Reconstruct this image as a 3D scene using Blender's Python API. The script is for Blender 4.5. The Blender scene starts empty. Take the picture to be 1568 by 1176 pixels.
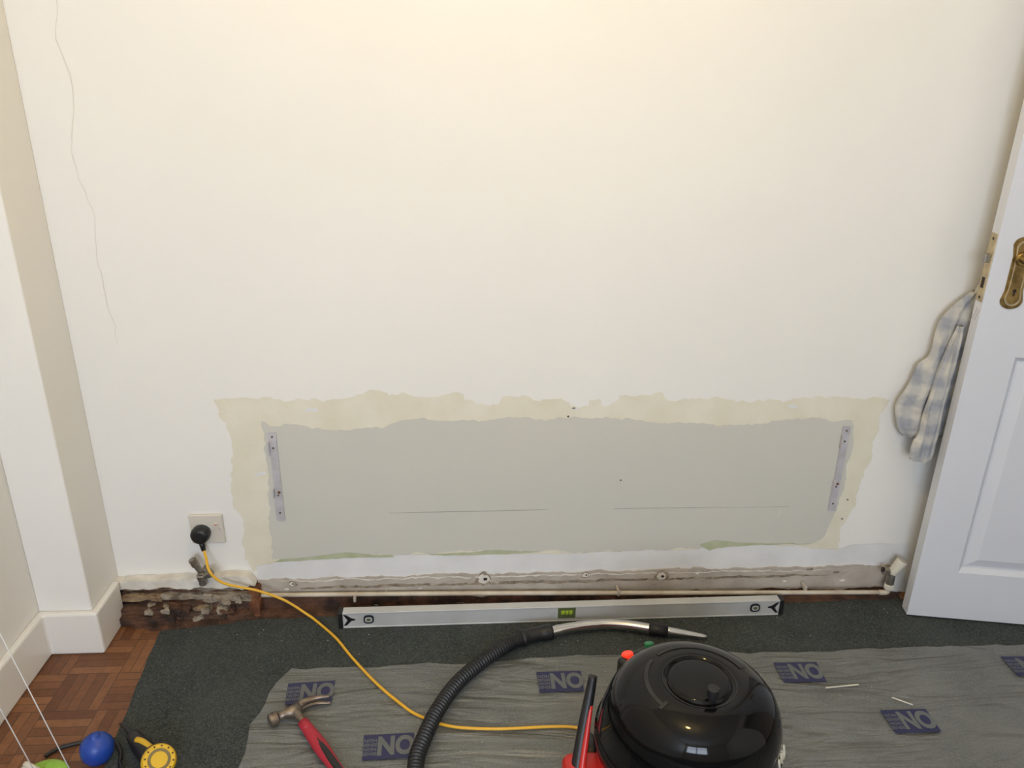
import bpy, bmesh, math, random
from mathutils import Vector, Matrix, noise
random.seed(7)
scn=bpy.context.scene
scn.view_settings.view_transform='Standard'
COL=bpy.context.collection

# ------------------------------------------------------------------ materials
def mat(name,col,rough=.6,metal=0,var=None,vscale=8,bump=0,bscale=60,spec=.5,coat=0,alpha=1,emit=None,estr=0,detail=4,ramp=(.35,.65),trans=0):
    m=bpy.data.materials.new(name);m.use_nodes=True
    nt=m.node_tree;b=nt.nodes['Principled BSDF'];L=nt.links
    b.inputs['Base Color'].default_value=(*col,1);b.inputs['Roughness'].default_value=rough
    b.inputs['Metallic'].default_value=metal;b.inputs['Specular IOR Level'].default_value=spec
    b.inputs['Coat Weight'].default_value=coat;b.inputs['Alpha'].default_value=alpha
    b.inputs['Transmission Weight'].default_value=trans
    if emit: b.inputs['Emission Color'].default_value=(*emit,1);b.inputs['Emission Strength'].default_value=estr
    tc=nt.nodes.new('ShaderNodeTexCoord')
    n=nt.nodes.new('ShaderNodeTexNoise');n.inputs['Scale'].default_value=vscale;n.inputs['Detail'].default_value=detail
    L.new(tc.outputs['Object'],n.inputs['Vector'])
    r=nt.nodes.new('ShaderNodeValToRGB');r.color_ramp.elements[0].position=ramp[0];r.color_ramp.elements[1].position=ramp[1]
    c2=var if var else tuple(c*.93 for c in col)
    r.color_ramp.elements[0].color=(*c2,1);r.color_ramp.elements[1].color=(*col,1)
    L.new(n.outputs['Fac'],r.inputs['Fac']);L.new(r.outputs['Color'],b.inputs['Base Color'])
    if bump:
        n2=nt.nodes.new('ShaderNodeTexNoise');n2.inputs['Scale'].default_value=bscale;n2.inputs['Detail'].default_value=6
        L.new(tc.outputs['Object'],n2.inputs['Vector'])
        bp=nt.nodes.new('ShaderNodeBump');bp.inputs['Strength'].default_value=bump;bp.inputs['Distance'].default_value=.01
        L.new(n2.outputs['Fac'],bp.inputs['Height']);L.new(bp.outputs['Normal'],b.inputs['Normal'])
    return m
M={}
M['wall']=mat('wall_paint',(.86,.835,.787),.62,var=(.84,.815,.768),vscale=2.2,bump=.05,bscale=35,spec=.3)
M['ceil']=mat('ceiling_paint',(.86,.85,.82),.8)
M['cream']=mat('old_cream_paint',(.74,.69,.545),.6,var=(.80,.755,.63),vscale=11,bump=.08,bscale=60,spec=.3)
M['grey']=mat('old_grey_paint',(.625,.60,.535),.6,var=(.605,.59,.53),vscale=5,bump=.05,bscale=50,spec=.3)
M['whitestrip']=mat('bare_white_plaster',(.80,.79,.785),.6,var=(.72,.71,.70),vscale=9,spec=.3)
M['green']=mat('old_green_paint',(.42,.46,.27),.6,var=(.52,.54,.38),vscale=25)
M['scar']=mat('skirting_scar_plaster',(.53,.475,.41),.85,var=(.40,.345,.29),vscale=14,bump=.3,bscale=60,ramp=(.3,.65))
M['dark']=mat('dark_gap',(.035,.025,.02),.9)
M['trim']=mat('gloss_trim_paint',(.84,.81,.755),.35,var=(.81,.78,.73),vscale=6)
M['door']=mat('door_white_gloss',(.70,.71,.755),.38,var=(.68,.69,.735),vscale=4)
M['dirt']=mat('dirt_and_rubble',(.15,.07,.04),.95,var=(.04,.024,.018),vscale=22,bump=.8,bscale=90)
M['brass']=mat('aged_brass',(.42,.29,.11),.28,1,var=(.20,.13,.05),vscale=40)
M['brasslite']=mat('worn_brass_plate',(.62,.50,.30),.4,.8,var=(.45,.36,.22),vscale=50)
M['chrome']=mat('chrome_tube',(.72,.70,.67),.15,1)
M['alu']=mat('satin_aluminium',(.60,.60,.59),.42,.2,var=(.53,.53,.52),vscale=12)
M['blk']=mat('black_plastic',(.012,.012,.013),.42)
M['gloss']=mat('glossy_black_plastic',(.004,.004,.0045),.07,var=(.0035,.0035,.004),spec=.28)
M['red']=mat('red_plastic',(.55,.025,.02),.3)
M['redglow']=mat('red_neon_switch',(.75,.04,.02),.3,emit=(1,.05,.02),estr=.7)
M['grn']=mat('green_switch',(.02,.22,.09),.3)
M['sockw']=mat('socket_white_plastic',(.68,.63,.55),.35)
M['steel']=mat('zinc_bracket_steel',(.60,.57,.60),.5,.2,var=(.5,.48,.5),vscale=30)
M['pipe']=mat('painted_pipe',(.64,.57,.46),.5,var=(.46,.38,.28),vscale=14)
M['valve']=mat('tarnished_chrome_valve',(.38,.36,.32),.35,.8,var=(.25,.22,.18),vscale=60)
M['yellow']=mat('yellow_cable',(.82,.45,.03),.4)
M['yelpl']=mat('yellow_plastic',(.75,.46,.02),.4,var=(.66,.40,.02))
M['logo']=mat('logo_blue_print',(.024,.025,.085),.5)
M['logotxt']=mat('logo_clear_lettering',(.13,.14,.14),.45)
M['ham']=mat('hammer_steel',(.32,.27,.22),.38,.8,var=(.14,.10,.08),vscale=50)
M['hgrip']=mat('hammer_red_grip',(.42,.02,.04),.5)
M['blue']=mat('blue_rubber',(.015,.06,.36),.4)
M['lime']=mat('lime_plastic',(.30,.55,.06),.4)
M['ivory']=mat('ivory_plastic',(.68,.64,.54),.5)
M['cordw']=mat('white_string',(.8,.8,.78),.6)
M['stone1']=mat('rubble_tan',(.34,.24,.14),.95,var=(.17,.10,.055),vscale=40,bump=.9,bscale=90)
M['stone2']=mat('rubble_brown',(.16,.085,.05),.95,var=(.055,.033,.024),vscale=40,bump=.9,bscale=90)
M['stone3']=mat('rubble_mortar',(.40,.34,.26),.95,var=(.20,.155,.11),vscale=40,bump=.9,bscale=90)
M['wood']=mat('raw_timber',(.26,.10,.04),.8,var=(.13,.045,.02),vscale=30,bump=.3)
M['plaster']=mat('broken_plaster_edge',(.80,.76,.68),.8,var=(.66,.61,.53),vscale=25,bump=.4,bscale=60)
M['vial']=mat('level_vial_liquid',(.34,.46,.04),.25)
M['vialdk']=mat('level_vial_housing',(.10,.13,.05),.3)
M['debris']=mat('plaster_crumbs',(.50,.48,.43),.9)
M['crack']=mat('hairline_crack',(.74,.70,.62),.9)
M['pencil']=mat('pencil_line',(.34,.32,.30),.9)
M['nick']=mat('wall_nick_dark',(.16,.14,.12),.9)
M['glass']=mat('opal_glass',(.9,.88,.8),.4,emit=(1,.80,.5),estr=4)
M['lid']=mat('satin_black_plastic',(.012,.012,.013),.28)

def carpet(name,col,var,grain,grcol,rough):
    m=mat(name,col,rough,var=var,vscale=7,bump=.5,bscale=420,spec=.1)
    nt=m.node_tree;L=nt.links;b=nt.nodes['Principled BSDF']
    src=b.inputs['Base Color'].links[0].from_socket
    tc=nt.nodes.new('ShaderNodeTexCoord')
    n=nt.nodes.new('ShaderNodeTexNoise');n.inputs['Scale'].default_value=260;n.inputs['Detail'].default_value=3
    L.new(tc.outputs['Object'],n.inputs['Vector'])
    r=nt.nodes.new('ShaderNodeValToRGB');r.color_ramp.elements[0].position=.42;r.color_ramp.elements[1].position=.82
    L.new(n.outputs['Fac'],r.inputs['Fac'])
    mx=nt.nodes.new('ShaderNodeMix');mx.data_type='RGBA'
    L.new(r.outputs['Color'],mx.inputs['Factor']);L.new(src,mx.inputs['A']);mx.inputs['B'].default_value=(*grcol,1)
    L.new(mx.outputs['Result'],b.inputs['Base Color'])
    return m
M['carpet']=carpet('dark_green_carpet',(.058,.066,.064),(.041,.048,.047),.6,(.12,.13,.125),.95)
def sheetmat():
    m=carpet('translucent_dust_sheet_plastic',(.158,.163,.155),(.118,.124,.118),.5,(.22,.225,.215),.28)
    nt=m.node_tree;L=nt.links;b=nt.nodes['Principled BSDF'];b.inputs['Specular IOR Level'].default_value=.45
    tc=nt.nodes.new('ShaderNodeTexCoord');mp=nt.nodes.new('ShaderNodeMapping')
    mp.inputs['Scale'].default_value=(1.4,7.0,1);mp.inputs['Rotation'].default_value=(0,0,.10)
    n=nt.nodes.new('ShaderNodeTexNoise');n.inputs['Scale'].default_value=2.2;n.inputs['Detail'].default_value=4;n.inputs['Distortion'].default_value=1.3
    L.new(tc.outputs['Object'],mp.inputs['Vector']);L.new(mp.outputs['Vector'],n.inputs['Vector'])
    bp=nt.nodes.new('ShaderNodeBump');bp.inputs['Strength'].default_value=.7;bp.inputs['Distance'].default_value=.032
    L.new(n.outputs['Fac'],bp.inputs['Height']);L.new(bp.outputs['Normal'],b.inputs['Normal'])
    return m
M['sheet']=sheetmat()
def parquet():
    m=bpy.data.materials.new('parquet_basketweave');m.use_nodes=True;nt=m.node_tree;L=nt.links;b=nt.nodes['Principled BSDF']
    N=nt.nodes.new
    def mth(op,a,c=None,d=None):
        x=N('ShaderNodeMath');x.operation=op
        for i,v in enumerate((a,c,d)):
            if v is None: continue
            if isinstance(v,(int,float)): x.inputs[i].default_value=v
            else: L.new(v,x.inputs[i])
        return x.outputs[0]
    tc=N('ShaderNodeTexCoord');sp=N('ShaderNodeSeparateXYZ');L.new(tc.outputs['Object'],sp.inputs[0])
    s=8.3
    u=mth('MULTIPLY',sp.outputs[0],s);v=mth('MULTIPLY',sp.outputs[1],s)
    fu=mth('FLOOR',u);fv=mth('FLOOR',v)
    chk=mth('MODULO',mth('ABSOLUTE',mth('ADD',fu,fv)),2.0)
    pu=mth('SUBTRACT',u,fu);pv=mth('SUBTRACT',v,fv)
    a=mth('ADD',mth('MULTIPLY',pu,chk),mth('MULTIPLY',pv,mth('SUBTRACT',1.0,chk)))
    c=mth('ADD',mth('MULTIPLY',pv,chk),mth('MULTIPLY',pu,mth('SUBTRACT',1.0,chk)))
    st=mth('MULTIPLY',a,5.0);fs=mth('FLOOR',st);ps=mth('SUBTRACT',st,fs)
    cx=N('ShaderNodeCombineXYZ');L.new(fu,cx.inputs[0]);L.new(fv,cx.inputs[1]);L.new(fs,cx.inputs[2])
    wn=N('ShaderNodeTexWhiteNoise');L.new(cx.outputs[0],wn.inputs['Vector'])
    r=N('ShaderNodeValToRGB');r.color_ramp.elements[0].color=(.17,.062,.026,1);r.color_ramp.elements[1].color=(.34,.145,.058,1)
    L.new(wn.outputs['Value'],r.inputs['Fac'])
    e1=mth('MINIMUM',ps,mth('SUBTRACT',1.0,ps));e2=mth('MULTIPLY',mth('MINIMUM',c,mth('SUBTRACT',1.0,c)),5.0)
    e=mth('MINIMUM',e1,e2);g=mth('LESS_THAN',e,.03)
    n=N('ShaderNodeTexNoise');n.inputs['Scale'].default_value=60;L.new(tc.outputs['Object'],n.inputs['Vector'])
    mx0=N('ShaderNodeMix');mx0.data_type='RGBA';mx0.blend_type='MULTIPLY';mx0.inputs['Factor'].default_value=.45
    L.new(r.outputs['Color'],mx0.inputs['A']);L.new(n.outputs['Fac'],mx0.inputs['B'])
    mx=N('ShaderNodeMix');mx.data_type='RGBA';L.new(g,mx.inputs['Factor']);L.new(mx0.outputs['Result'],mx.inputs['A']);mx.inputs['B'].default_value=(.05,.025,.015,1)
    L.new(mx.outputs['Result'],b.inputs['Base Color']);b.inputs['Roughness'].default_value=.5
    return m
M['parquet']=parquet()
def cloth():
    m=bpy.data.materials.new('checked_flannel');m.use_nodes=True;nt=m.node_tree;L=nt.links;b=nt.nodes['Principled BSDF'];N=nt.nodes.new
    tc=N('ShaderNodeTexCoord')
    nd=N('ShaderNodeTexNoise');nd.inputs['Scale'].default_value=12;L.new(tc.outputs['Object'],nd.inputs['Vector'])
    sc=N('ShaderNodeVectorMath');sc.operation='SCALE';sc.inputs['Scale'].default_value=.05;L.new(nd.outputs['Color'],sc.inputs[0])
    av=N('ShaderNodeVectorMath');av.operation='ADD';L.new(tc.outputs['Object'],av.inputs[0]);L.new(sc.outputs[0],av.inputs[1])
    sp=N('ShaderNodeSeparateXYZ');L.new(av.outputs[0],sp.inputs[0])
    def band(ax,k_):
        k=N('ShaderNodeMath');k.operation='MULTIPLY';L.new(sp.outputs[ax],k.inputs[0]);k.inputs[1].default_value=k_
        s=N('ShaderNodeMath');s.operation='SINE';L.new(k.outputs[0],s.inputs[0])
        t=N('ShaderNodeMapRange');t.inputs['From Min'].default_value=-.5;t.inputs['From Max'].default_value=.5;L.new(s.outputs[0],t.inputs['Value'])
        return t.outputs[0]
    a=band(2,95);c=band(0,140)
    ad=N('ShaderNodeMath');ad.operation='ADD';L.new(a,ad.inputs[0]);L.new(c,ad.inputs[1])
    h=N('ShaderNodeMath');h.operation='MULTIPLY';L.new(ad.outputs[0],h.inputs[0]);h.inputs[1].default_value=.5
    r=N('ShaderNodeValToRGB');r.color_ramp.elements[0].color=(.33,.34,.37,1);r.color_ramp.elements[1].color=(.54,.515,.465,1)
    L.new(h.outputs[0],r.inputs['Fac']);L.new(r.outputs['Color'],b.inputs['Base Color']);b.inputs['Roughness'].default_value=.95
    n=N('ShaderNodeTexNoise');n.inputs['Scale'].default_value=28;L.new(tc.outputs['Object'],n.inputs['Vector'])
    bp=N('ShaderNodeBump');bp.inputs['Strength'].default_value=.8;bp.inputs['Distance'].default_value=.015
    L.new(n.outputs['Fac'],bp.inputs['Height']);L.new(bp.outputs['Normal'],b.inputs['Normal'])
    return m
M['cloth']=cloth()

# ------------------------------------------------------------------ helpers
def obj(name,verts,faces,m,parent=None,smooth=False):
    me=bpy.data.meshes.new(name);me.from_pydata([tuple(v) for v in verts],[],faces);me.update()
    me.materials.append(M[m])
    bm=bmesh.new();bm.from_mesh(me);bmesh.ops.recalc_face_normals(bm,faces=bm.faces);bm.to_mesh(me);bm.free()
    if smooth:
        for p in me.polygons:p.use_smooth=True
    o=bpy.data.objects.new(name,me);COL.objects.link(o)
    if parent:o.parent=parent
    return o
def empty(name):
    o=bpy.data.objects.new(name,None);COL.objects.link(o);return o
def box(name,lo,hi,m,parent=None,bev=0,mtx=None,seg=2):
    x0,y0,z0=lo;x1,y1,z1=hi
    v=[Vector(p) for p in((x0,y0,z0),(x1,y0,z0),(x1,y1,z0),(x0,y1,z0),(x0,y0,z1),(x1,y0,z1),(x1,y1,z1),(x0,y1,z1))]
    if mtx: v=[mtx@p for p in v]
    f=[(0,3,2,1),(4,5,6,7),(0,1,5,4),(1,2,6,5),(2,3,7,6),(3,0,4,7)]
    o=obj(name,v,f,m,parent)
    if bev:
        b=o.modifiers.new('b','BEVEL');b.width=bev;b.segments=seg;b.limit_method='ANGLE'
    return o
def prism(name,pts,z0,z1,m,parent=None,bev=0):
    n=len(pts);v=[(x,y,z0) for x,y in pts]+[(x,y,z1) for x,y in pts]
    f=[tuple(range(n))[::-1],tuple(range(n,2*n))]+[(i,(i+1)%n,n+(i+1)%n,n+i) for i in range(n)]
    o=obj(name,v,f,m,parent)
    if bev:
        b=o.modifiers.new('b','BEVEL');b.width=bev;b.segments=2;b.limit_method='ANGLE'
    return o
def slab(name,P,y0,y1,m,parent):
    n=len(P)
    return obj(name,[(x,y0,z) for x,z in P]+[(x,y1,z) for x,z in P],[tuple(range(n)),tuple(range(n,2*n))[::-1]]+[(i,(i+1)%n,n+(i+1)%n,n+i) for i in range(n)],m,parent)
def catmull(P,k):
    P=[Vector(p) for p in P];Q=[P[0]*2-P[1]]+P+[P[-1]*2-P[-2]];out=[]
    for i in range(1,len(Q)-2):
        a,b,c,d=Q[i-1:i+3]
        for j in range(k):
            t=j/k
            out.append(.5*((2*b)+(c-a)*t+(2*a-5*b+4*c-d)*t*t+(3*b-a-3*c+d)*t**3))
    out.append(P[-1]);return out
def resample(pts,step):
    out=[pts[0]];acc=0
    for a,b in zip(pts,pts[1:]):
        L=(b-a).length
        if L<1e-9: continue
        t=step-acc
        while t<=L:
            out.append(a+(b-a)*(t/L));t+=step
        acc=L-(t-step)
    return out
def sweep(name,pts,rad,m,parent=None,n=12,flat=1.0,smooth=True):
    pts=[Vector(p) for p in pts];N=len(pts);V=[];F=[];up=None
    for i,p in enumerate(pts):
        t=(pts[min(i+1,N-1)]-pts[max(i-1,0)]).normalized()
        if up is None:
            up=Vector((0,0,1)) if abs(t.z)<.9 else Vector((0,1,0))
        s=t.cross(up).normalized();w=s.cross(t).normalized();up=w
        r=rad(i,N) if callable(rad) else rad
        for k in range(n):
            a=2*math.pi*k/n;V.append(p+s*math.cos(a)*r+w*math.sin(a)*r*flat)
    for i in range(N-1):
        for k in range(n):
            F.append((i*n+k,i*n+(k+1)%n,(i+1)*n+(k+1)%n,(i+1)*n+k))
    F.append(tuple(range(n))[::-1]);F.append(tuple(range((N-1)*n,N*n)))
    return obj(name,V,F,m,parent,smooth)
def lathe(name,prof,m,parent=None,n=64,loc=(0,0,0),mtx=None,smooth=True,shear=None):
    V=[];F=[];k=len(prof)
    for i in range(n):
        a=2*math.pi*i/n
        for r,z in prof:
            p=Vector((r*math.cos(a),r*math.sin(a),z))
            if shear and z>shear[0]: p.y-=shear[1]*(z-shear[0])
            if mtx:p=mtx@p
            V.append(p+Vector(loc))
    for i in range(n):
        for j in range(k-1):
            F.append((i*k+j,((i+1)%n)*k+j,((i+1)%n)*k+j+1,i*k+j+1))
    o=obj(name,V,F,m,parent,smooth)
    bm=bmesh.new();bm.from_mesh(o.data);bmesh.ops.remove_doubles(bm,verts=bm.verts,dist=1e-5)
    bmesh.ops.recalc_face_normals(bm,faces=bm.faces);bm.to_mesh(o.data);bm.free()
    if smooth:
        for p in o.data.polygons:p.use_smooth=True
    return o
def cyl(name,a,b,r,m,parent=None,n=24,r2=None):
    a=Vector(a);b=Vector(b);L=(b-a).length
    q=Vector((0,0,1)).rotation_difference((b-a).normalized()).to_matrix().to_4x4()
    r2=r if r2 is None else r2;e=min(r*.16,L*.2)
    o=lathe(name,[(0,0),(r-e,0),(r,e),(r2,L-e),(r2-e,L),(0,L)],m,parent,n,loc=a,mtx=q)
    o.data.set_sharp_from_angle(angle=math.radians(35))
    return o
def jag(pts,step=.012,amp=.0025,seed=0,closed=True):
    out=[];n=len(pts);rng=range(n if closed else n-1)
    for i in rng:
        a=Vector((*pts[i],0));b=Vector((*pts[(i+1)%n],0));L=(b-a).length;k=max(1,int(L/step))
        for j in range(k):
            p=a+(b-a)*(j/k)
            q=noise.noise_vector(Vector((p.x*70+seed,p.y*70,seed)))*amp*1.6+noise.noise_vector(Vector((p.x*18+seed,p.y*18,seed+5)))*amp*2
            out.append((p.x+q.x,p.y+q.y))
    return out
def patch(name,pts,y,m,parent,amp=.0025,step=.01,seed=0):
    P=jag(pts,step,amp,seed) if amp else pts
    return obj(name,[(x,y,z) for x,z in P],[tuple(range(len(P)))],m,parent)
def ribbon(name,pts,y,w,m,parent,amp=.003,seed=1):
    P=jag(pts,.02,amp,seed,closed=False);V=[];F=[]
    for i,(x,z) in enumerate(P):
        a=P[max(i-1,0)];b=P[min(i+1,len(P)-1)];d=Vector((b[0]-a[0],b[1]-a[1])).normalized()
        ww=w*(.6+.8*random.random())
        V+=[(x-d.y*ww/2,y,z+d.x*ww/2),(x+d.y*ww/2,y,z-d.x*ww/2)]
        if i:F.append((2*i-2,2*i,2*i+1,2*i-1))
    return obj(name,V,F,m,parent)

# ------------------------------------------------------------------ room shell
XL,XR,YF,ZC=-1.053,1.99,-3.7,2.45
wall_back=box('wall_back',(XL-.1,0,-.1),(XR+.9,.12,ZC),'wall')
wall_left=box('wall_left',(XL-.1,YF,-.1),(XL,0,ZC),'wall')
wall_pier=box('wall_pier',(XL,-.153,0),(-.925,0,ZC),'wall',None,.004,None,3)
floor=box('floor',(XL-.1,YF-.1,-.1),(XR+.9,.0,0),'parquet')
ceiling=box('ceiling',(XL-.1,YF-.1,ZC),(XR+.9,.1,ZC+.1),'ceil')
wr=empty('wall_right')
box('wall_section_1',(XR,-.235,0),(XR+.1,0,ZC),'wall',wr)
box('wall_section_2',(XR,YF,0),(XR+.1,-1.04,ZC),'wall',wr)
box('wall_section_3',(XR,-1.04,2.02),(XR+.1,-.235,ZC),'wall',wr)
box('wall_hallway',(XR+.8,YF,-.1),(XR+.9,0,ZC),'wall')
wf=empty('wall_front')
wx0,wx1,wz0,wz1=-.95,.55,.95,2.1
box('wall_section_1',(XL,YF-.1,0),(wx0,YF,ZC),'wall',wf)
box('wall_section_2',(wx1,YF-.1,0),(XR,YF,ZC),'wall',wf)
box('wall_section_3',(wx0,YF-.1,0),(wx1,YF,wz0),'wall',wf)
box('wall_section_4',(wx0,YF-.1,wz1),(wx1,YF,ZC),'wall',wf)
wn=empty('window_1')
wm=(wx0+wx1)/2
for i,(a,b) in enumerate([((wx0,wz0),(wx0+.06,wz1)),((wx1-.06,wz0),(wx1,wz1)),((wx0,wz0),(wx1,wz0+.06)),((wx0,wz1-.06),(wx1,wz1)),((wm-.03,wz0),(wm+.03,wz1)),((wx0,1.72),(wx1,1.76))]):
    box('frame_%d'%(i+1),(a[0],YF-.07,a[1]),(b[0],YF-.02,b[1]),'trim',wn,.004)
t=.018
prism('baseboard_left',[(XL,YF),(XL+t,YF),(XL+t,-.153-t),(-.925+t,-.153-t),(-.925+t,-.035),(-.925,-.035),(-.925,-.153),(XL,-.153)],0,.122,'trim',None,.006)
box('baseboard_right',(XR-t,YF,0),(XR,-1.1,.122),'trim',None,.006)
box('baseboard_front',(XL+t,YF,0),(XR-t,YF+t,.122),'trim',None,.006)
dt=empty('trim_doorway')
box('architrave_1',(XR-.015,-.235,0),(XR,-.17,2.08),'trim',dt,.004)
box('architrave_2',(XR-.015,-1.10,0),(XR,-1.04,2.08),'trim',dt,.004)
box('architrave_3',(XR-.015,-1.10,2.02),(XR,-.17,2.08),'trim',dt,.004)

# ------------------------------------------------------------------ wall patches (old paint layers)
cream=[(-.610,.618),(-.46,.623),(-.421,.612),(-.34,.611),(-.285,.617),(-.236,.632),(-.148,.631),(-.116,.617),(-.08,.622),(-.018,.629),(.006,.612),(.022,.606),(.039,.594),(.083,.598),(.092,.624),(.16,.616),(.244,.614),(.27,.592),(.37,.595),(.393,.627),(.44,.622),(.494,.63),(.521,.608),(.59,.612),(.665,.61),(.72,.600),(.819,.603),(.90,.610),(.974,.608),(1.108,.606),(1.088,.551),(1.085,.456),(1.070,.378),(1.062,.297),(1.045,.236),(1.04,.172),(1.035,.14),(-.575,.124),(-.591,.21),(-.575,.26),(-.600,.329),(-.590,.424),(-.588,.515),(-.602,.595)]
patch('cream_paint_patch',cream,-.0008,'cream',wall_back,.0048,.007,1)
grey=[(-.506,.557),(-.475,.541),(-.418,.553),(-.379,.54),(-.32,.534),(-.274,.533),(-.20,.538),(-.167,.555),(-.118,.564),(-.019,.554),(.047,.558),(.13,.565),(.23,.56),(.381,.558),(.484,.548),(.621,.538),(.759,.54),(.879,.553),(1.016,.548),(1.026,.514),(1.024,.40),(1.016,.278),(.995,.195),(.967,.173),(.846,.171),(.643,.166),(.334,.158),(.083,.168),(-.199,.162),(-.495,.15),(-.52,.158),(-.513,.268),(-.500,.459)]
patch('grey_paint_patch',grey,-.0016,'grey',wall_back,.0038,.007,3)
patch('white_plaster_strip',[(-.504,.146),(-.19,.162),(.335,.156),(.642,.160),(.69,.176),(.9,.166),(1.035,.150),(1.08,.165),(1.245,.165),(1.245,.09),(-.561,.09),(-.562,.135)],-.0023,'whitestrip',wall_back,.0022,.008,5)
patch('green_paint_sliver_1',[(-.512,.147),(-.494,.156),(-.42,.161),(-.329,.173),(-.26,.165),(-.199,.162),(-.191,.156),(-.33,.155)],-.003,'green',wall_back,.001,.008,6)
patch('green_paint_sliver_2',[(-.102,.161),(.0,.165),(.083,.172),(.208,.161),(-.041,.156)],-.003,'green',wall_back,.001,.008,7)
patch('green_paint_sliver_3',[(.642,.177),(.687,.189),(.762,.178),(.967,.171),(.82,.171),(.72,.167),(.672,.157)],-.003,'green',wall_back,.001,.008,8)
random.seed(21)
for i in range(14):
    side=random.random()<.6
    x=random.uniform(-.585,-.52) if side else random.uniform(-.5,1.0);z=random.uniform(.2,.53) if side else random.uniform(.565,.60)
    w_=random.uniform(.012,.05);h_=random.uniform(.006,.02)
    patch('paint_scuff_%d'%i,[(x,z),(x+w_,z+h_*.3),(x+w_*.9,z+h_),(x+.1*w_,z+h_*.8)],-.0012,random.choice(['cream','whitestrip','cream']),wall_back,.003,.006,40+i)
P=jag([(-.561,.096),(-.3,.094),(0,.098),(.3,.095),(.6,.099),(.9,.096),(1.215,.096),(1.215,-.0),(-.566,.0)],.012,.003,9)
P=[(x,max(0,z)) for x,z in P]
slab('skirting_scar',P,-.006,0,'scar',wall_back)
P=jag([(-.56,.040),(0,.032),(.6,.024),(1.215,.020),(1.215,.0),(-.566,.0)],.012,.004,19)
patch('dark_brown_strip',[(x,max(.0,z)) for x,z in P],-.0068,'dirt',wall_back,0)  # dark brown strip along the foot of the scar, below the pipe
patch('white_streak',[(-.45,.068),(-.2,.072),(-.05,.07),(.2,.074),(.5,.070),(.9,.074),(1.05,.070),(.9,.066),(.5,.064),(0,.064),(-.45,.062)],-.0068,'stone3',wall_back,.002,.01,12)
patch('light_streak',[(-.52,.090),(-.1,.090),(.4,.092),(1.1,.088),(.9,.086),(.5,.088),(0,.086),(-.45,.086)],-.0069,'plaster',wall_back,.003,.01,14)
def splat(name,x,z,r,m,y=-.0074,asp=.9):
    k=14;V=[(x+math.cos(a*2*math.pi/k)*r*(.7+.5*random.random()),y,z+math.sin(a*2*math.pi/k)*r*asp*(.7+.5*random.random())) for a in range(k)]
    obj(name,V,[tuple(range(k))],m,wall_back)
for i,(x,z,r) in enumerate([(.05,.082,.024),(.545,.078,.020),(.33,.088,.012),(-.47,.080,.011)]):
    splat('filler_blob_%d'%i,x,z,r,'stone3');splat('filler_inner_%d'%i,x,z,r*.7,'plaster',-.0078);splat('fixing_hole_%d'%i,x+.003,z,r*.25,'dark',-.0082)
for i in range(26):
    x=random.uniform(-.55,1.19);splat('scar_fleck_%d'%i,x,random.uniform(.04,.09),random.uniform(.003,.012),random.choice(['stone3','scar','scar','plaster']),-.0071,.45)
for i,(x,z) in enumerate([(.263,.565),(.41,.38),(1.04,.31),(1.035,.25)]): splat('wall_nick_%d'%i,x,z,.003,'nick',-.003)
ribbon('hairline_crack',[(-.80,1.62),(-.821,1.495),(-.835,1.422),(-.819,1.373),(-.823,1.28),(-.847,1.203),(-.824,1.078),(-.831,.915),(-.816,.741)],-.0008,.0011,'crack',wall_back,.004)
ribbon('pencil_line_1',[(-.202,.292),(.239,.294)],-.0026,.0011,'pencil',wall_back,.0004)
ribbon('pencil_line_2',[(.398,.294),(.902,.291)],-.0026,.0009,'pencil',wall_back,.0004)
ribbon('chip_mark',[(.858,.285),(.852,.26),(.854,.25)],-.0026,.002,'plaster',wall_back,.0006)

# ------------------------------------------------------------------ carpet, dirt, sheet
cp=[(-.798,-.098),(-.787,-.25),(-.77,-.418),(-.76,-.526),(-.74,-1.0),(-.74,YF+.03),(XR-.02,YF+.03),(XR-.02,-.04),(1.225,-.04),(.6,-.046),(-.02,-.046),(-.557,-.058)]
carpet_o=prism('carpet',jag(cp,.04,.0025,2),.0,.006,'carpet')
P=jag([(-.80,-.1),(-.55,-.06),(0,-.05),(1.22,-.045),(1.25,0),(-.91,0),(-.906,-.06)],.01,.006,4)
prism('dirt_strip',[(x,min(y,-.0005)) for x,y in P],.0005,.004,'dirt',floor)
sh=[(-.43,-.256),(-.454,-.30),(-.476,-.431),(-.474,-.549),(-.46,-.9),(-.4,-1.6),(1.85,-1.6),(1.9,-.8),(1.88,-.26),(1.466,-.240),(.815,-.246),(.5,-.232),(.308,-.236),(0,-.248)]
P=jag(sh,.03,.004,6)
sheet=empty('dust_sheet')
bm=bmesh.new()
vs=[bm.verts.new((x,y,0)) for x,y in P];bm.faces.new(vs)
for ax,lo,hi in((0,-.5,1.92),(1,-1.6,-.2)):
    k=lo
    while k<hi:
        co=Vector((k,0,0)) if ax==0 else Vector((0,k,0));no=Vector((1,0,0)) if ax==0 else Vector((0,1,0))
        bmesh.ops.bisect_plane(bm,geom=bm.verts[:]+bm.edges[:]+bm.faces[:],plane_co=co,plane_no=no);k+=.02
def sheet_z(x,y):
    z=.0085+.0016*noise.noise(Vector((x*3+y*2,y*14,0)))
    rd=1-abs(noise.noise(Vector((x*2.2+1.5*y,y*11-x*2,7))))*6
    return z+.0022*max(0,rd)**2
for v in bm.verts: v.co.z=sheet_z(v.co.x,v.co.y)
me=bpy.data.meshes.new('film');bm.to_mesh(me);bm.free();me.materials.append(M['sheet'])
for p in me.polygons:p.use_smooth=True
so=bpy.data.objects.new('film',me);COL.objects.link(so);so.parent=sheet
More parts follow.
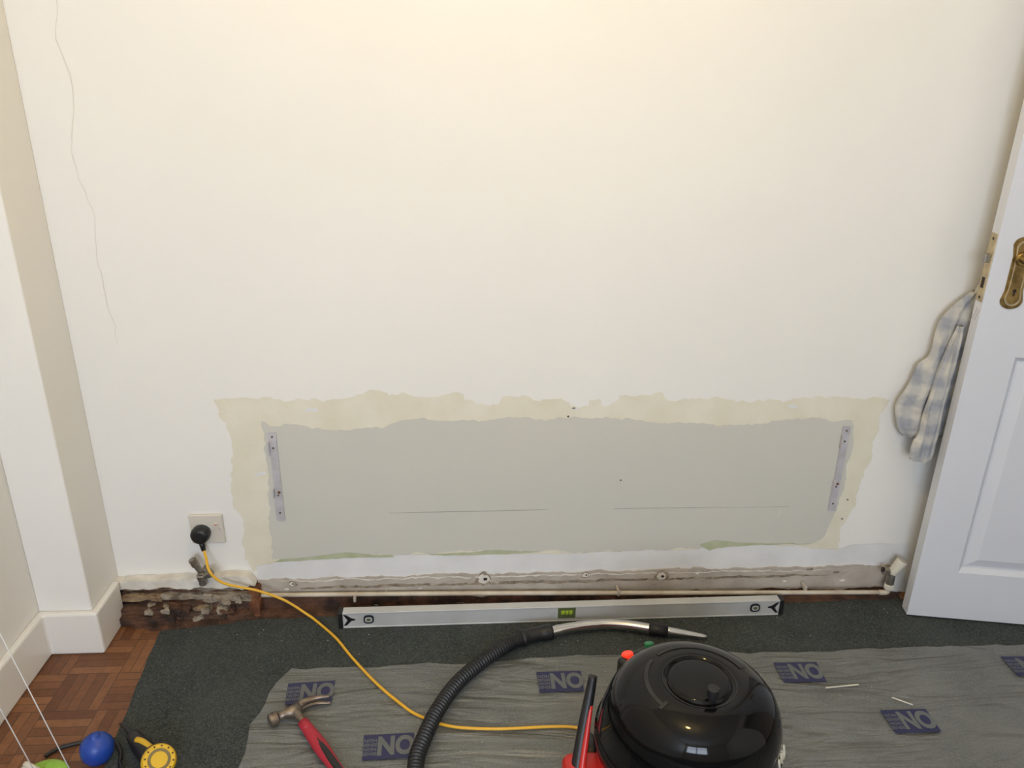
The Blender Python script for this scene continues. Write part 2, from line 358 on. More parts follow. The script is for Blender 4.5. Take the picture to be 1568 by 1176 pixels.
def textmesh(name,body,size,m,mtx,parent,ext=.0001,off=.02):
    c=bpy.data.curves.new(name,'FONT');c.body=body;c.size=size;c.align_x='CENTER';c.align_y='CENTER';c.extrude=ext;c.offset=size*off;c.resolution_u=4
    tmp=bpy.data.objects.new('tmp',c);COL.objects.link(tmp)
    bpy.context.view_layer.update()
    me=bpy.data.meshes.new_from_object(tmp.evaluated_get(bpy.context.evaluated_depsgraph_get()))
    bpy.data.objects.remove(tmp)
    me.transform(mtx);me.materials.clear();me.materials.append(M[m])
    o=bpy.data.objects.new(name,me);COL.objects.link(o)
    if parent:o.parent=parent
    return o
logos=[(-.367,-.34,.05),(.225,-.329,.0),(-.17,-.507,.03),(.82,-.322,-.02),(1.01,-.487,.0),(1.41,-.325,-.03),(.42,-.47,0),(.62,-.68,.05),(1.35,-.64,0),(.02,-.82,0),(1.6,-.49,0)]
for i,(x,y,a) in enumerate(logos):
    T=Matrix.Translation((x,y,.0128))@Matrix.Rotation(a,4,'Z')
    V=[T@Vector(p) for p in((-.053,-.034,0),(.053,-.034,0),(.055,.034,0),(-.055,.034,0))]
    obj('logo_print_%d'%i,V,[(0,1,2,3)],'logo',sheet)
    T2=T@Matrix.Translation((.016,-.001,.0004))@Matrix.Scale(1.35,4,(0,1,0))
    textmesh('logo_letters_%d'%i,'NO',.050,'logotxt',T2,sheet,off=.045)
    T3=T@Matrix.Translation((-.039,-.001,.0004))
    textmesh('logo_small_%d'%i,'NON\nSENSE\nNON\nSENSE',.0120,'logotxt',T3,sheet)

# ------------------------------------------------------------------ rubble at broken wall foot
rb=empty('exposed_rubble')
box('dark_cavity',(-.925,-.010,0),(-.562,-.0005,.092),'dark',rb)
def stone(name,x0,x1,z0,z1,y0,m):
    bm=bmesh.new();bmesh.ops.create_cube(bm,size=1)
    bmesh.ops.subdivide_edges(bm,edges=bm.edges[:],cuts=5,use_grid_fill=True)
    sd=random.random()*50
    for v in bm.verts:
        c=v.co.copy();k=1-.06*(abs(c.x*2)**4*abs(c.z*2)**4)
        p=Vector(((x0+x1)/2+c.x*k*(x1-x0),-.004-(c.y+.5)*(y0),(z0+z1)/2+c.z*k*(z1-z0)))
        nn=noise.noise_vector(p*45+Vector((sd,0,0)))*.006+noise.noise_vector(p*170+Vector((sd,0,0)))*.003
        nn.y=min(0,nn.y) if p.y>-.006 else nn.y
        p+=nn;p.z=max(p.z,.002);p.y=min(p.y,-.002);p.x=min(max(p.x,-.923),-.55);v.co=p
    me=bpy.data.meshes.new(name);bm.to_mesh(me);bm.free();me.materials.append(M[m])
    o=bpy.data.objects.new(name,me);COL.objects.link(o);o.parent=rb
random.seed(5)
k=0
for z0,z1,dep,cols in[(.0,.026,.062,['stone2','stone2','dirt']),(.024,.048,.050,['stone2','stone2','stone2','dirt']),(.047,.055,.030,['dirt']),(.054,.070,.036,['stone1','stone3','stone1']),(.070,.076,.022,['dirt']),(.076,.090,.024,['stone1','wood','stone3'])]:
    x=-.922
    while x<-.60:
        w=random.uniform(.07,.20);x1=min(x+w,-.572)
        if x1>-.62:x1=-.572
        stone('stone_%d'%k,x,x1+.003,z0+random.uniform(-.003,.003),z1+random.uniform(-.004,.004),dep*random.uniform(.6,1.1),random.choice(cols));k+=1;x=x1
for i in range(14):
    x=random.uniform(-.90,-.60);z_=random.choice([.004,.03,.055]);stone('fragment_%d'%i,x,x+random.uniform(.015,.04),z_,z_+random.uniform(.008,.016),random.uniform(.045,.062),random.choice(['stone1','stone2','stone3','dirt']))
stone('timber_block',-.580,-.553,.0,.085,.036,'wood')
P=jag([(-.922,.110),(-.86,.114),(-.7,.119),(-.575,.126),(-.560,.095),(-.575,.094),(-.60,.082),(-.63,.091),(-.66,.086),(-.70,.090),(-.735,.084),(-.80,.093),(-.87,.085),(-.922,.090)],.008,.0025,31)
slab('plaster_ledge',P,-.030,-.001,'plaster',rb)

# ------------------------------------------------------------------ heating pipe & valves
hp=empty('heating_pipe')
sweep('pipe_run',catmull([(-.565,-.018,.054),(0,-.026,.050),(.6,-.036,.042),(1.165,-.044,.034)],20),.0062,'pipe',hp,12)
sweep('pipe_tail',catmull([(1.160,-.044,.034),(1.175,-.045,.034),(1.183,-.045,.037),(1.184,-.045,.046)],6),.0075,'pipe',hp,12)
for x in(-.3,.42,.95): box('pipe_clip',(x-.0035,-.040,.038),(x+.0035,-.008,.054),'scar',hp,.002)
v2=empty('radiator_valve')
cyl('body',(1.184,-.045,.054),(1.184,-.045,.100),.011,'valve',v2);cyl('nut',(1.184,-.045,.0475),(1.184,-.045,.064),.014,'ivory',v2,6)
cyl('cap',(1.184,-.045,.098),(1.204,-.05,.142),.013,'ivory',v2,20,.0155);cyl('tail',(1.184,-.045,.100),(1.158,-.045,.110),.008,'valve',v2)
cyl('tail_nut',(1.170,-.045,.105),(1.157,-.045,.110),.0125,'valve',v2,6);cyl('tail_hole',(1.158,-.0452,.110),(1.1555,-.0452,.111),.008,'dark',v2,14)
v1=empty('radiator_valve')
cyl('body',(-.690,-.044,.110),(-.690,-.044,.150),.010,'valve',v1)
cyl('nut',(-.690,-.044,.128),(-.690,-.044,.143),.0145,'valve',v1,6)
cyl('elbow',(-.690,-.044,.135),(-.664,-.050,.150),.009,'valve',v1)
cyl('elbow_nut',(-.672,-.048,.146),(-.662,-.050,.151),.013,'valve',v1,6)
cyl('spindle',(-.690,-.044,.150),(-.705,-.047,.182),.008,'valve',v1)
cyl('spindle_cap',(-.699,-.046,.170),(-.708,-.047,.192),.0105,'valve',v1,10)
cyl('pipe_back',(-.690,-.044,.138),(-.690,-.003,.138),.007,'valve',v1)

# ------------------------------------------------------------------ radiator brackets
def bracket(x):
    e=empty('radiator_bracket')
    pts=[(-.010,.277),(.011,.277),(.010,.33),(.010,.53),(-.011,.53),(-.011,.47),(-.0085,.465),(-.0085,.36),(-.011,.35)]
    P=[(x+a,z) for a,z in pts]
    slab('strip',P,-.005,-.0025,'steel',e)
    box('hook_top',(x-.011,-.014,.468),(x-.008,-.004,.505),'steel',e);box('hook_low',(x-.011,-.016,.348),(x-.008,-.004,.372),'steel',e)
    for z in(.518,.487,.352,.300):
        cyl('screw',(x,-.005,z),(x,-.0070,z),.0028,'nick',e,12)
    cyl('rust_spot',(x+.003,-.0052,.360),(x+.003,-.0056,.360),.004,'wood',e,12)
bracket(-.482);bracket(.999)

# ------------------------------------------------------------------ socket + plug
so=empty('wall_socket')
box('back_plate',(-.7165,-.0085,.2125),(-.6305,0,.2985),'sockw',so,.0035,seg=3)
box('rocker_surround',(-.655,-.0100,.252),(-.641,-.008,.277),'sockw',so,.001)
box('rocker_switch',(-.6525,-.0128,.255),(-.6435,-.009,.274),'sockw',so,.002)
box('switch_red_mark',(-.6515,-.0131,.2705),(-.6445,-.012,.2725),'red',so)
for x in(-.7075,-.6395): cyl('screw',(x,-.0085,.2555),(x,-.0095,.2555),.003,'steel',so,12)
pl=empty('mains_plug')
pc=(-.6865,.251)
pts=[(math.sin(a)*.0245,(math.cos(a)*.021 if math.cos(a)>0 else math.cos(a)*.027)) for a in[2*math.pi*i/28 for i in range(28)]]
n=len(pts);V=[];F=[]
for y,s in((-.0088,.95),(-.022,1.0),(-.032,.93),(-.037,.78),(-.038,.5)):
    V+=[(pc[0]+x*s,y,pc[1]+z*s) for x,z in pts]
for i in range(4):
    for k in range(n):F.append((i*n+k,i*n+(k+1)%n,(i+1)*n+(k+1)%n,(i+1)*n+k))
F+=[tuple(range(n)),tuple(range(4*n,5*n))]
obj('plug_body',V,F,'blk',pl,True)
sweep('cord_grip',[(pc[0],-.022,.230),(pc[0]+.002,-.024,.216),(pc[0]+.004,-.026,.203)],lambda i,N:.0085-.0014*i,'blk',pl)
cab=[(-.682,-.026,.206),(-.674,-.040,.190),(-.660,-.066,.165),(-.634,-.066,.132),(-.594,-.060,.112),(-.545,-.055,.094),(-.482,-.054,.062),(-.425,-.062,.022),(-.392,-.085,.012),(-.335,-.149,.0105),(-.284,-.224,.0105),(-.217,-.316,.0145),(-.158,-.381,.0145),(-.111,-.423,.0145),(-.036,-.459,.0145),(.065,-.471,.0145),(.182,-.470,.0145),(.232,-.473,.0145),(.26,-.482,.0145)]
sweep('mains_cable',catmull(cab,10),.0035,'yellow',None,10)

# ------------------------------------------------------------------ spirit level
lv=empty('spirit_level')
R=Matrix.Translation((-.335,-.1037,.0065))@Matrix.Rotation(.0072,4,'Z')
def lb(n,lo,hi,m,bev=0): return box(n,lo,hi,m,lv,bev,R)
LH=.048
lb('bottom_rail',(.012,-.0015,0),(1.188,.0235,.004),'alu',.001)
lb('top_rail',(.012,-.0015,LH-.004),(1.188,.0235,LH),'alu',.001)
lb('web_1',(.012,.000,.003),(.062,.020,LH-.003),'alu');lb('web_2',(.096,.000,.003),(.580,.020,LH-.003),'alu')
lb('web_3',(.628,.000,.003),(1.104,.020,LH-.003),'alu');lb('web_4',(1.138,.000,.003),(1.188,.020,LH-.003),'alu')
lb('web_5',(.580,.000,.003),(.628,.020,.010),'alu')
lb('cap_left',(0,-.003,-.001),(.012,.025,LH+.001),'blk',.002);lb('cap_right',(1.188,-.003,-.001),(1.2,.025,LH+.001),'blk',.002)
def ell(n,cx,cz,rx,rz,y0,y1,m):
    k=24;P=[]
    for i in range(k):
        a=2*math.pi*i/k;P.append((cx+rx*math.copysign(abs(math.cos(a))**.7,math.cos(a)),cz+rz*math.copysign(abs(math.sin(a))**.7,math.sin(a))))
    V=[R@Vector((x,y0,z)) for x,z in P]+[R@Vector((x,y1,z)) for x,z in P]
    obj(n,V,[tuple(range(k)),tuple(range(k,2*k))[::-1]]+[(i,(i+1)%k,k+(i+1)%k,k+i) for i in range(k)],m,lv)
for c in(.079,1.121):
    lb('end_block',(c-.018,.002,.003),(c+.018,.018,LH-.003),'alu')
    ell('vial_housing',c,.025,.0135,.0125,-.001,.004,'blk')
    ell('vial_glass',c,.025,.0095,.0078,-.0016,.001,'steel');ell('vial_dark',c,.025,.0055,.0042,-.002,.001,'vialdk')
for c,s in((.030,1),(1.170,-1)):
    V=[R@Vector(p) for p in((c-.017*s,-.0005,.042),(c-.009*s,-.0005,.041),(c+.004*s,-.0005,.031),(c+.014*s,-.0005,.028),(c+.014*s,-.0005,.024),(c+.004*s,-.0005,.022),(c-.009*s,-.0005,.008),(c-.017*s,-.0005,.007),(c-.006*s,-.0005,.024))]
    obj('hand_grip_mark',V,[tuple(range(9))],'lid',lv)
lb('centre_housing',(.580,-.001,.010),(.628,.021,LH-.003),'vialdk',.002)
lb('centre_vial',(.588,-.003,.022),(.620,.004,.036),'vial',.004)
for d_ in(-.005,.005): lb('vial_line',(.604+d_-.0006,-.0034,.022),(.604+d_+.0006,-.002,.036),'blk')
lb('printed_label',(.560,-.0008,.018),(.574,.0005,.034),'steel')

# ------------------------------------------------------------------ door
dr=empty('door_1')
A=Vector((1.206,-.115,0));d=Vector((.984,-.178,0)).normalized();nrm=Vector((d.y,-d.x,0))
if nrm.y>0:nrm=-nrm
DM=Matrix(((d.x,nrm.x,0,A.x),(d.y,nrm.y,0,A.y),(0,0,1,0),(0,0,0,1)))
SS=[0,.102,.345,.415,.658,.76];ZZ=[.012,.158,.765,.975,1.86,1.985];TH=.036
V=[];F=[]
def q(pts):
    b=len(V);V.extend(DM@Vector(p) for p in pts);F.append(tuple(range(b,b+len(pts))))
def ring(r0,t0,r1,t1):
    a,b,c,e=r0;a1,b1,c1,e1=r1
    P0=[(a,t0,c),(b,t0,c),(b,t0,e),(a,t0,e)];P1=[(a1,t1,c1),(b1,t1,c1),(b1,t1,e1),(a1,t1,e1)]
    for i in range(4):q([P0[i],P0[(i+1)%4],P1[(i+1)%4],P1[i]])
for sgn,base in((1,0),(-1,-TH)):
    for i in range(5):
        for j in range(5):
            a,b,c,e=SS[i],SS[i+1],ZZ[j],ZZ[j+1]
            if i in(1,3) and j in(1,3):
                r=(a,b,c,e);tt=0
                for ins,t2 in((.004,-.003),(.012,-.011),(.017,-.011),(.042,-.002)):
                    r2=(a+ins,b-ins,c+ins,e-ins);ring(r,base+sgn*tt,r2,base+sgn*t2);r=r2;tt=t2
                q([(r[0],base+sgn*tt,r[2]),(r[1],base+sgn*tt,r[2]),(r[1],base+sgn*tt,r[3]),(r[0],base+sgn*tt,r[3])])
            else:q([(a,base,c),(b,base,c),(b,base,e),(a,base,e)])
ring((0,.76,.012,1.985),0,(0,.76,.012,1.985),-TH)
leaf=obj('door_leaf',V,F,'door',dr)
bm=bmesh.new();bm.from_mesh(leaf.data);bmesh.ops.remove_doubles(bm,verts=bm.verts,dist=1e-5);bmesh.ops.recalc_face_normals(bm,faces=bm.faces);bm.to_mesh(leaf.data);bm.free()
pc=[];hw=.0245
for i in range(21):
    a=math.pi*i/20;pc.append((.060+hw*math.cos(a),1.030+.020*math.sin(a)))
pc+=[(.060-hw*.80,1.005),(.060-hw*.80,.925)]
for i in range(21):
    a=math.pi+math.pi*i/20;pc.append((.060+hw*math.cos(a),.902+.020*math.sin(a)))
pc+=[(.060+hw*.80,.925),(.060+hw*.80,1.005)]
def plate(name,pts,t0,t1,m,sc=1,cx=.06,cz=.966):
    n=len(pts);pp=[(cx+(x-cx)*sc,cz+(z-cz)*(1-(1-sc)*.35)) for x,z in pts]
    V=[DM@Vector((x,t1,z)) for x,z in pp]+[DM@Vector((x,t0,z)) for x,z in pp]
    obj(name,V,[tuple(range(n)),tuple(range(n,2*n))[::-1]]+[(i,(i+1)%n,n+(i+1)%n,n+i) for i in range(n)],m,dr)
plate('handle_plate',pc,0,.003,'brass');plate('handle_plate_raised',pc,.003,.0055,'brasslite',.74);plate('handle_plate_field',pc,.0055,.0058,'brass',.58)
def dp(s,t,z):return DM@Vector((s,t,z))
cyl('lever_rose',dp(.060,.005,1.0),dp(.060,.014,1.0),.016,'brass',dr)
cyl('lever_neck',dp(.060,.012,1.0),dp(.060,.046,1.0),.009,'brass',dr)
sweep('lever',catmull([dp(.054,.046,1.0),dp(.070,.048,1.0),dp(.10,.046,.997),dp(.13,.044,1.0),dp(.155,.044,1.007)],6),lambda i,N:.0095-.003*math.sin(math.pi*i/N),'brass',dr,14,.8)
cyl('keyhole',dp(.060,.0056,.926),dp(.060,.0066,.926),.0042,'dark',dr,14)
box('keyhole_slot',(.0582,.0056,.914),(.0618,.0066,.926),'dark',dr,0,DM)
box('lock_faceplate',(-.0018,-.033,.893),(.0005,-.004,1.052),'brasslite',dr,.0008,DM)
box('latch_bolt',(-.013,-.026,.985),(.0,-.011,1.005),'valve',dr,.002,DM)
box('deadbolt_slot',(-.0025,-.025,.925),(-.001,-.012,.950),'dark',dr,0,DM)
for z in(.903,1.040):cyl('plate_screw',dp(-.0018,-.018,z),dp(-.0025,-.018,z),.0035,'dark',dr,12)
cyl('rear_knob_stem',dp(.060,-TH,1.0),dp(.060,-TH-.022,1.0),.008,'brass',dr)
sweep('rear_lever',[dp(.052,-TH-.020,1.0),dp(.10,-TH-.020,1.0),dp(.14,-TH-.018,1.0)],.006,'brass',dr)
for z in(.25,1.75):box('hinge',(.757,-.036,z),(.766,.002,z+.08),'brasslite',dr,.001,DM)
for i in range(8):
    box('edge_mark_%d'%i,(-.0006,-.030+.003*i,.846+.007*(i%4)),(.0002,-.028+.003*i,.853+.008*(i%4)),'steel',dr,0,DM)

# ------------------------------------------------------------------ shirt hanging behind door edge
shirt=empty('checked_shirt')
def clothtube(name,rows,n=44,seed=0,fold=.004,ymin=-.082):
    P=catmull([(r[0],r[1],r[2]) for r in rows],8);Q=catmull([(r[3],r[4],0) for r in rows],8)
    V=[];F=[]
    for p,qv in zip(P,Q):
        z,x0,x1=p;yc,hd=qv.x,qv.y;cx=(x0+x1)/2;hx=(x1-x0)/2
        for k in range(n):
            a=2*math.pi*k/n
            fo=1+.24*math.sin(a*6+seed+z*11)+.14*math.sin(a*11+z*38)
            dx=fold*noise.noise(Vector((a,z*14,seed)))*2
            V.append((cx+hx*math.cos(a)*(.97+.03*fo)+dx,min(-.004,max(ymin,yc+hd*math.sin(a)*fo)),z+.006*noise.noise(Vector((a*2,seed,z)))))
    m_=len(P)
    for i in range(m_-1):
        for k in range(n):F.append((i*n+k,i*n+(k+1)%n,(i+1)*n+(k+1)%n,(i+1)*n+k))
    F+=[tuple(range(n)),tuple(range((m_-1)*n,m_*n))]
    return obj(name,V,F,'cloth',shirt,True)
clothtube('shirt_collar',[(.96,1.262,1.31,-.036,.010),(.93,1.250,1.31,-.036,.012),(.90,1.238,1.31,-.036,.014),(.86,1.23,1.30,-.036,.012)],seed=2,ymin=-.058)
clothtube('shirt_body',[(.898,1.226,1.28,-.032,.012),(.875,1.203,1.28,-.032,.016),(.835,1.174,1.28,-.032,.018),(.79,1.164,1.28,-.032,.019),(.735,1.158,1.28,-.032,.019),(.712,1.138,1.27,-.032,.021),(.68,1.130,1.27,-.032,.021),(.62,1.112,1.27,-.032,.021),(.575,1.104,1.26,-.032,.021),(.54,1.110,1.26,-.032,.020),(.522,1.124,1.25,-.032,.017),(.512,1.136,1.24,-.032,.010)],seed=1,fold=.006,ymin=-.062)
clothtube('shirt_sleeve',[(.82,1.196,1.212,-.062,.006),(.77,1.184,1.210,-.062,.011),(.68,1.170,1.209,-.063,.013),(.60,1.160,1.208,-.064,.014),(.53,1.152,1.208,-.064,.014),(.515,1.147,1.208,-.064,.015),(.48,1.146,1.207,-.064,.015),(.464,1.148,1.205,-.064,.014),(.461,1.153,1.202,-.064,.010)],seed=4,fold=.003)

# ------------------------------------------------------------------ vacuum cleaner
vc=empty('vacuum_cleaner')
cx,cy=.424,-.668
SH=(.19,.20)
def zz(y,z): return y-(SH[1]*(z-SH[0]) if z>SH[0] else 0)
DZ=.008
head=[(0,.338),(.050,.3375),(.0555,.336),(.0565,.3325),(.0590,.3325),(.060,.3355),(.078,.3335),(.098,.329),(.118,.320),(.134,.308),(.147,.291),(.157,.270),(.164,.245),(.169,.217),(.172,.198),(.1735,.190),(.1765,.188),(.1775,.182),(.1775,.165),(.175,.158),(.160,.156)]
head=[(r_,z_+(DZ if z_>.21 else 0)) for r_,z_ in head]
lathe('motor_head',head,'gloss',vc,96,(cx,cy,0),shear=SH)
drum=[(.158,.160),(.166,.158),(.169,.13),(.172,.07),(.172,.045),(.165,.03),(.12,.026),(0,.026)]
lathe('drum',drum,'red',vc,72,(cx,cy,0))
ch=[]
for i in range(48):
    a=2*math.pi*i/48;r=.185+.028*max(0,math.cos(2*(a-.35)))**2
    ch.append((cx+r*math.cos(a),cy+r*math.sin(a)))
prism('chassis',ch,.028,.062,'blk',vc,.006)
for sx in(-1,1):
    c=Vector((cx+sx*.175,cy+.07,.060));cyl('rear_wheel',c-Vector((.014*sx,0,0)),c+Vector((.016*sx,0,0)),.047,'blk',vc,40)
    cyl('wheel_hub',c+Vector((.016*sx,0,0)),c+Vector((.019*sx,0,0)),.022,'red',vc,30)
for sx in(-1,1): cyl('castor',(cx+sx*.12-.008,cy-.12,.031),(cx+sx*.12+.008,cy-.12,.031),.018,'blk',vc,24)
def arc(name,r0,r1,z0,z1,a0,a1,m,h=.003,n=24):
    z0+=DZ;z1+=DZ
    V=[];F=[]
    for i in range(n+1):
        a=math.radians(a0+(a1-a0)*i/n);c_,s_=math.cos(a),math.sin(a)
        V+=[(cx+r0*c_,zz(cy+r0*s_,z0),z0+h),(cx+r1*c_,zz(cy+r1*s_,z1),z1+h),(cx+r1*c_,zz(cy+r1*s_,z1),z1-.003),(cx+r0*c_,zz(cy+r0*s_,z0),z0-.003)]
        if i:
            b=4*(i-1)
            for j in range(4):F.append((b+j,b+(j+1)%4,b+4+(j+1)%4,b+4+j))
    F+=[(0,1,2,3),(4*n+3,4*n+2,4*n+1,4*n)]
    obj(name,V,F,m,vc)
arc('vent_band_1',.092,.099,.3305,.329,140,212,'blk',.0012)
arc('vent_band_2',.086,.104,.332,.3265,212,216,'blk',.0016)
arc('vent_band_3',.092,.098,.3305,.329,20,128,'blk',.0012)
arc('disc_ring',.066,.0675,.3345,.3345,0,360,'blk',.0008,64)
KX,KY=cx+.008,cy-.080
cyl('rewind_knob_stem',(KX,KY,.340),(KX,KY,.356),.007,'blk',vc)
cyl('rewind_knob',(KX,KY,.354),(KX,KY,.372),.0105,'blk',vc,28)
def rot(a):return Matrix.Translation((cx,cy,.008))@Matrix.Rotation(math.radians(a),4,'Z')
box('switch_housing',(.128,-.045,.205),(.170,.045,.256),'lid',vc,.010,rot(118),3)
Ra=rot(125)
cyl('red_switch',Ra@Vector((.160,0,.246)),Ra@Vector((.166,0,.260)),.012,'redglow',vc,24)
Rb=rot(106)
cyl('green_switch',Rb@Vector((.158,0,.250)),Rb@Vector((.164,0,.266)),.010,'grn',vc,24)
sweep('carry_handle',catmull([(.208,-.690,.055),(.216,-.662,.10),(.230,-.625,.16),(.245,-.594,.220),(.252,-.580,.254)],6),lambda i,N:.0145*(1-i/N*.42),'blk',vc,14)
sweep('carry_handle_stripe',catmull([(.219,-.686,.085),(.226,-.664,.12),(.238,-.630,.17),(.246,-.608,.205)],6),lambda i,N:.0080*(1-i/N*.5),'red',vc,12)
box('side_lobe',(.150,-.045,.05),(.236,.060,.102),'red',vc,.02,rot(180),4)
cyl('tool_socket',Vector((cx+.02,cy-.155,.115)),Vector((cx+.02,cy-.192,.115)),.028,'blk',vc)
T=Matrix.Translation((cx,cy-.008,0))@Matrix.Rotation(math.radians(-34),4,'Z')@Matrix.Translation((.1715,0,.228))@Matrix.Rotation(math.radians(90),4,'Z')@Matrix.Rotation(math.radians(78),4,'X')
textmesh('lettering','NU',.030,'ivory',T,vc,.0015)

hs=empty('hose_assembly');hs.parent=vc
hpts=[(.445,-.862,.115),(.44,-.93,.09),(.33,-1.02,.040),(.15,-1.0,.036),(-.03,-.88,.036),(-.10,-.72,.036),(-.106,-.580,.036),(-.094,-.518,.037),(-.067,-.438,.038),(-.022,-.349,.035),(.040,-.272,.031),(.098,-.216,.028),(.150,-.186,.028)]
c=resample(catmull(hpts,24),.0022)
sweep('ribbed_hose',c,lambda i,N:.0180 if (i%4) in(0,1) else .0155,'blk',hs,20,smooth=False)
sweep('hose_cuff',catmull([(.140,-.190,.028),(.165,-.180,.028),(.195,-.172,.028),(.222,-.167,.028)],5),lambda i,N:.0215 if i<3 else (.0185 if i<11 else .0200),'blk',hs,22)
tube=[(.215,-.168,.027),(.25,-.156,.027),(.290,-.147,.026),(.330,-.142,.026),(.373,-.140,.026),(.43,-.148,.026),(.488,-.165,.026)]
sweep('chrome_wand',catmull(tube,10),.0135,'chrome',hs,24)
sweep('wand_collar',[(.478,-.162,.026),(.495,-.167,.026),(.525,-.173,.026)],.0155,'blk',hs,20)
sweep('wand_end',catmull([(.52,-.172,.026),(.57,-.180,.022),(.625,-.190,.017)],5),lambda i,N:.012*(1-.6*i/N),'chrome',hs,20)

# ------------------------------------------------------------------ hammer
hm=empty('claw_hammer')
z=.026
H=Vector((-.388,-.408,z));hd=Vector((.118,-.165,0)).normalized();sd=Vector((-hd.y,hd.x,0))
def hp_(u,v,w=0):return H+sd*u+hd*v+Vector((0,0,w))
sweep('steel_neck',[hp_(0,-.008),hp_(0,.02),hp_(0,.05)],lambda i,N:[.012,.009,.0085][i],'ham',hm,16)
sweep('shaft_collar',[hp_(0,.045),hp_(0,.075)],.0115,'hgrip',hm,16)
sweep('grip',catmull([hp_(0,.045),hp_(0,.10),hp_(0,.15),hp_(0,.20),hp_(0,.27),hp_(0,.29)],5),lambda i,N:.0125+.0035*math.sin(i/N*math.pi*1.6)**2,'hgrip',hm,18,.8)
sweep('grip_stripe',catmull([hp_(0,.115,.008),hp_(0,.16,.009),hp_(0,.28,.009)],5),.0075,'blk',hm,12,.6)
cyl('striking_face',hp_(-.058,-.004),hp_(-.038,-.004),.0145,'ham',hm,24)
sweep('head_neck',[hp_(-.040,-.004),hp_(-.025,-.003),hp_(-.012,0),hp_(.012,0)],lambda i,N:[.010,.0095,.014,.0145][i],'ham',hm,18)
for s in(-1,1):
    sweep('claw_prong',catmull([hp_(.006,-.001,s*.004),hp_(.030,-.004,s*.006),(hp_(.055,.004,s*.008)),hp_(.078,.020,s*.010)],6),lambda i,N:.0105*(1-.72*i/N),'ham',hm,12,.8)

# ------------------------------------------------------------------ bits in bottom-left corner
bb=empty('blue_ball')
prof=[(0,.0),(.012,.001),(.024,.008),(.031,.02),(.033,.033),(.031,.046),(.024,.057),(.014,.063),(.009,.065),(.009,.070),(0,.071)]
lathe('ball_body',prof,'blue',bb,40,(-.774,-.512,.007))
gt=empty('green_toy')
sweep('toy_body',catmull([(-.915,-.555,.014),(-.88,-.54,.016),(-.85,-.54,.016),(-.825,-.545,.014)],6),lambda i,N:.006+.017*math.sin(math.pi*(i+1)/(N+2)),'lime',gt,20,.55)
cyl('toy_cap',(-.858,-.545,.022),(-.852,-.545,.030),.012,'lime',gt)
ic=empty('plastic_tube')
cyl('tube_body',(-.900,-.602,.022),(-.880,-.562,.042),.019,'ivory',ic,32);cyl('tube_rim',(-.881,-.564,.041),(-.877,-.556,.045),.021,'ivory',ic,32)
lt=empty('torch')
a=Vector((-.632,-.556,.044));ax=Vector((.35,-.45,.80)).normalized()
cyl('torch_head',a-ax*.026,a+ax*.010,.024,'blk',lt,36,.029)
cyl('torch_bezel',a+ax*.004,a+ax*.016,.034,'yelpl',lt,36,.032)
cyl('torch_lens',a+ax*.0155,a+ax*.0175,.016,'yelpl',lt,30)
cyl('torch_ring',a+ax*.0150,a+ax*.0168,.022,'lid',lt,30)
for i in range(12):
    ang=i*math.pi/6;e1=ax.cross(Vector((0,0,1))).normalized();e2=ax.cross(e1)
    p_=a+(e1*math.cos(ang)+e2*math.sin(ang))*.0268+ax*.0155
    cyl('bezel_letter_%d'%i,p_,p_+ax*.0016,.0022,'blk',lt,4)
sweep('torch_body',catmull([(-.650,-.540,.032),(-.676,-.514,.032),(-.698,-.492,.028),(-.720,-.466,.024)],6),lambda i,N:.023-.009*i/N,'blk',lt,20)
sweep('torch_trim',catmull([(-.660,-.524,.049),(-.680,-.508,.048),(-.698,-.496,.043)],5),.007,'yelpl',lt,14)
sweep('torch_hook',catmull([(-.720,-.466,.024),(-.746,-.444,.030),(-.766,-.424,.018)],5),lambda i,N:.007*(1-.7*i/N),'lid',lt,10)
sweep('black_cable',catmull([(-.895,-.495,.006),(-.875,-.475,.006),(-.84,-.462,.006),(-.80,-.458,.006),(-.765,-.462,.012),(-.735,-.50,.012),(-.725,-.53,.012),(-.70,-.555,.012)],10),.0042,'blk',None,10)
st=empty('white_strings')
for i,(a,b) in enumerate([((-1.052,-.40,.62),(-.79,-.575,.006)),((-1.052,-.50,.66),(-.845,-.590,.006)),((-1.052,-.52,.50),(-.93,-.64,.004))]):
    sweep('string_%d'%i,[a,[(p+q_)/2 for p,q_ in zip(a,b)],b],.0012,'cordw',st,6)

def crumbs(name,L_,parent):
    V=[];F=[]
    for x,y,z,s in L_:
        b=len(V)
        for p in((1,0,0),(-1,0,0),(0,1,0),(0,-1,0),(0,0,.7),(0,0,-.5)):
            V.append((x+p[0]*s*random.uniform(.5,1.3),y+p[1]*s*random.uniform(.5,1.3),z+p[2]*s*.6))
        for f in((0,2,4),(2,1,4),(1,3,4),(3,0,4),(2,0,5),(1,2,5),(3,1,5),(0,3,5)):F.append(tuple(b+i for i in f))
    obj(name,V,F,'debris',parent)
random.seed(11)
crumbs('plaster_crumbs',[(random.uniform(-.74,1.2),random.choice([random.uniform(-.12,-.06),random.uniform(-.22,-.06)]),.0062,random.choice([.0008,.0011,.0018])) for i in range(120)]+[(random.uniform(-.75,-.48),random.uniform(-.5,-.12),.0062,.0009) for i in range(40)],carpet_o)
L_=[]
for i in range(60):
    x,y=random.uniform(-.42,1.4),random.uniform(-.6,-.27);L_.append((x,y,sheet_z(x,y)+.001,random.choice([.0008,.0012,.0018])))
crumbs('plaster_crumbs',L_,sheet)
wc=empty('wood_splinter')
box('splinter_1',(.86,-.376,.012),(.945,-.373,.0145),'ivory',wc,.0005,Matrix.Translation((.9,-.374,0))@Matrix.Rotation(.08,4,'Z')@Matrix.Translation((-.9,.374,0)))
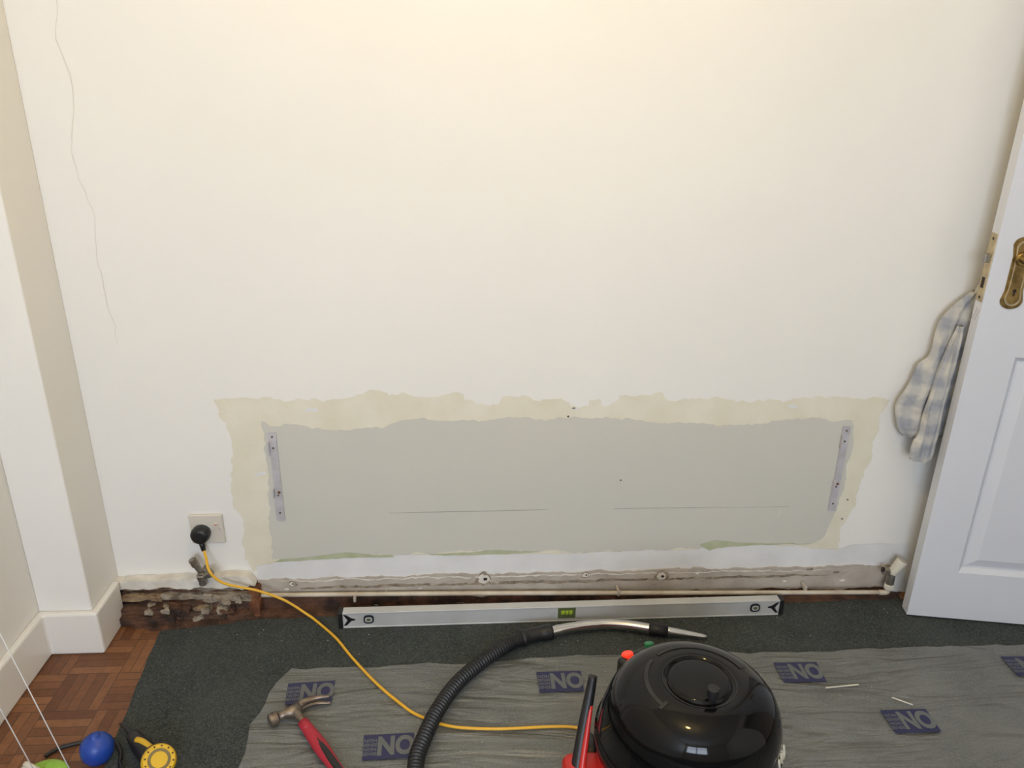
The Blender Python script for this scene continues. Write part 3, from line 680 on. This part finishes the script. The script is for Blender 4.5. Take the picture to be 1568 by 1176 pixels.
box('splinter_2',(1.0,-.435,.013),(1.045,-.432,.0155),'ivory',wc,.0005,Matrix.Translation((1.03,-.43,0))@Matrix.Rotation(-.6,4,'Z')@Matrix.Translation((-1.03,.43,0)))

# ------------------------------------------------------------------ lamps
LX,LY=.15,-1.05
cl=empty('ceiling_lamp')
cyl('rose',(LX,LY,ZC-.02),(LX,LY,ZC),.05,'sockw',cl);cyl('flex',(LX,LY,ZC-.12),(LX,LY,ZC-.02),.004,'sockw',cl)
lathe('glass_globe',[(0,-.07),(.04,-.058),(.062,-.03),(.07,0),(.062,.03),(.04,.058),(.015,.07),(0,.07)],'glass',cl,32,(LX,LY,ZC-.19))
def light(name,typ,loc,energy,col,rot=(0,0,0),**k):
    l=bpy.data.lights.new(name,typ);l.energy=energy;l.color=col
    for a_,b_ in k.items():setattr(l,a_,b_)
    o=bpy.data.objects.new(name,l);o.location=loc;o.rotation_euler=rot;COL.objects.link(o);return o
light('bulb_light','POINT',(LX,LY,ZC-.32),20,(1,.71,.24),shadow_soft_size=.05)
light('window_daylight','AREA',((wx0+wx1)/2,YF-.12,(wz0+wz1)/2),78,(.74,.84,1),(math.radians(90),0,0),shape='RECTANGLE',size=wx1-wx0,size_y=wz1-wz0)
w=bpy.data.worlds.new('world');scn.world=w;w.use_nodes=True
w.node_tree.nodes['Background'].inputs[0].default_value=(.75,.85,1,1);w.node_tree.nodes['Background'].inputs[1].default_value=.4

# ------------------------------------------------------------------ camera
pi_,ya,ro=.3712,.0658,.0170
fw=Vector((math.sin(ya)*math.cos(pi_),math.cos(ya)*math.cos(pi_),-math.sin(pi_)))
r0=Vector((math.cos(ya),-math.sin(ya),0));u0=r0.cross(fw)
r=math.cos(ro)*r0+math.sin(ro)*u0;u=-math.sin(ro)*r0+math.cos(ro)*u0
cd=bpy.data.cameras.new('camera');cd.sensor_width=36;cd.lens=36*1208.86/1600;cd.clip_start=.02
co=bpy.data.objects.new('camera',cd);COL.objects.link(co)
m3=Matrix((r,u,-fw)).transposed();co.matrix_world=Matrix.Translation((0,-1.7944,1.3537))@m3.to_4x4()
scn.camera=co
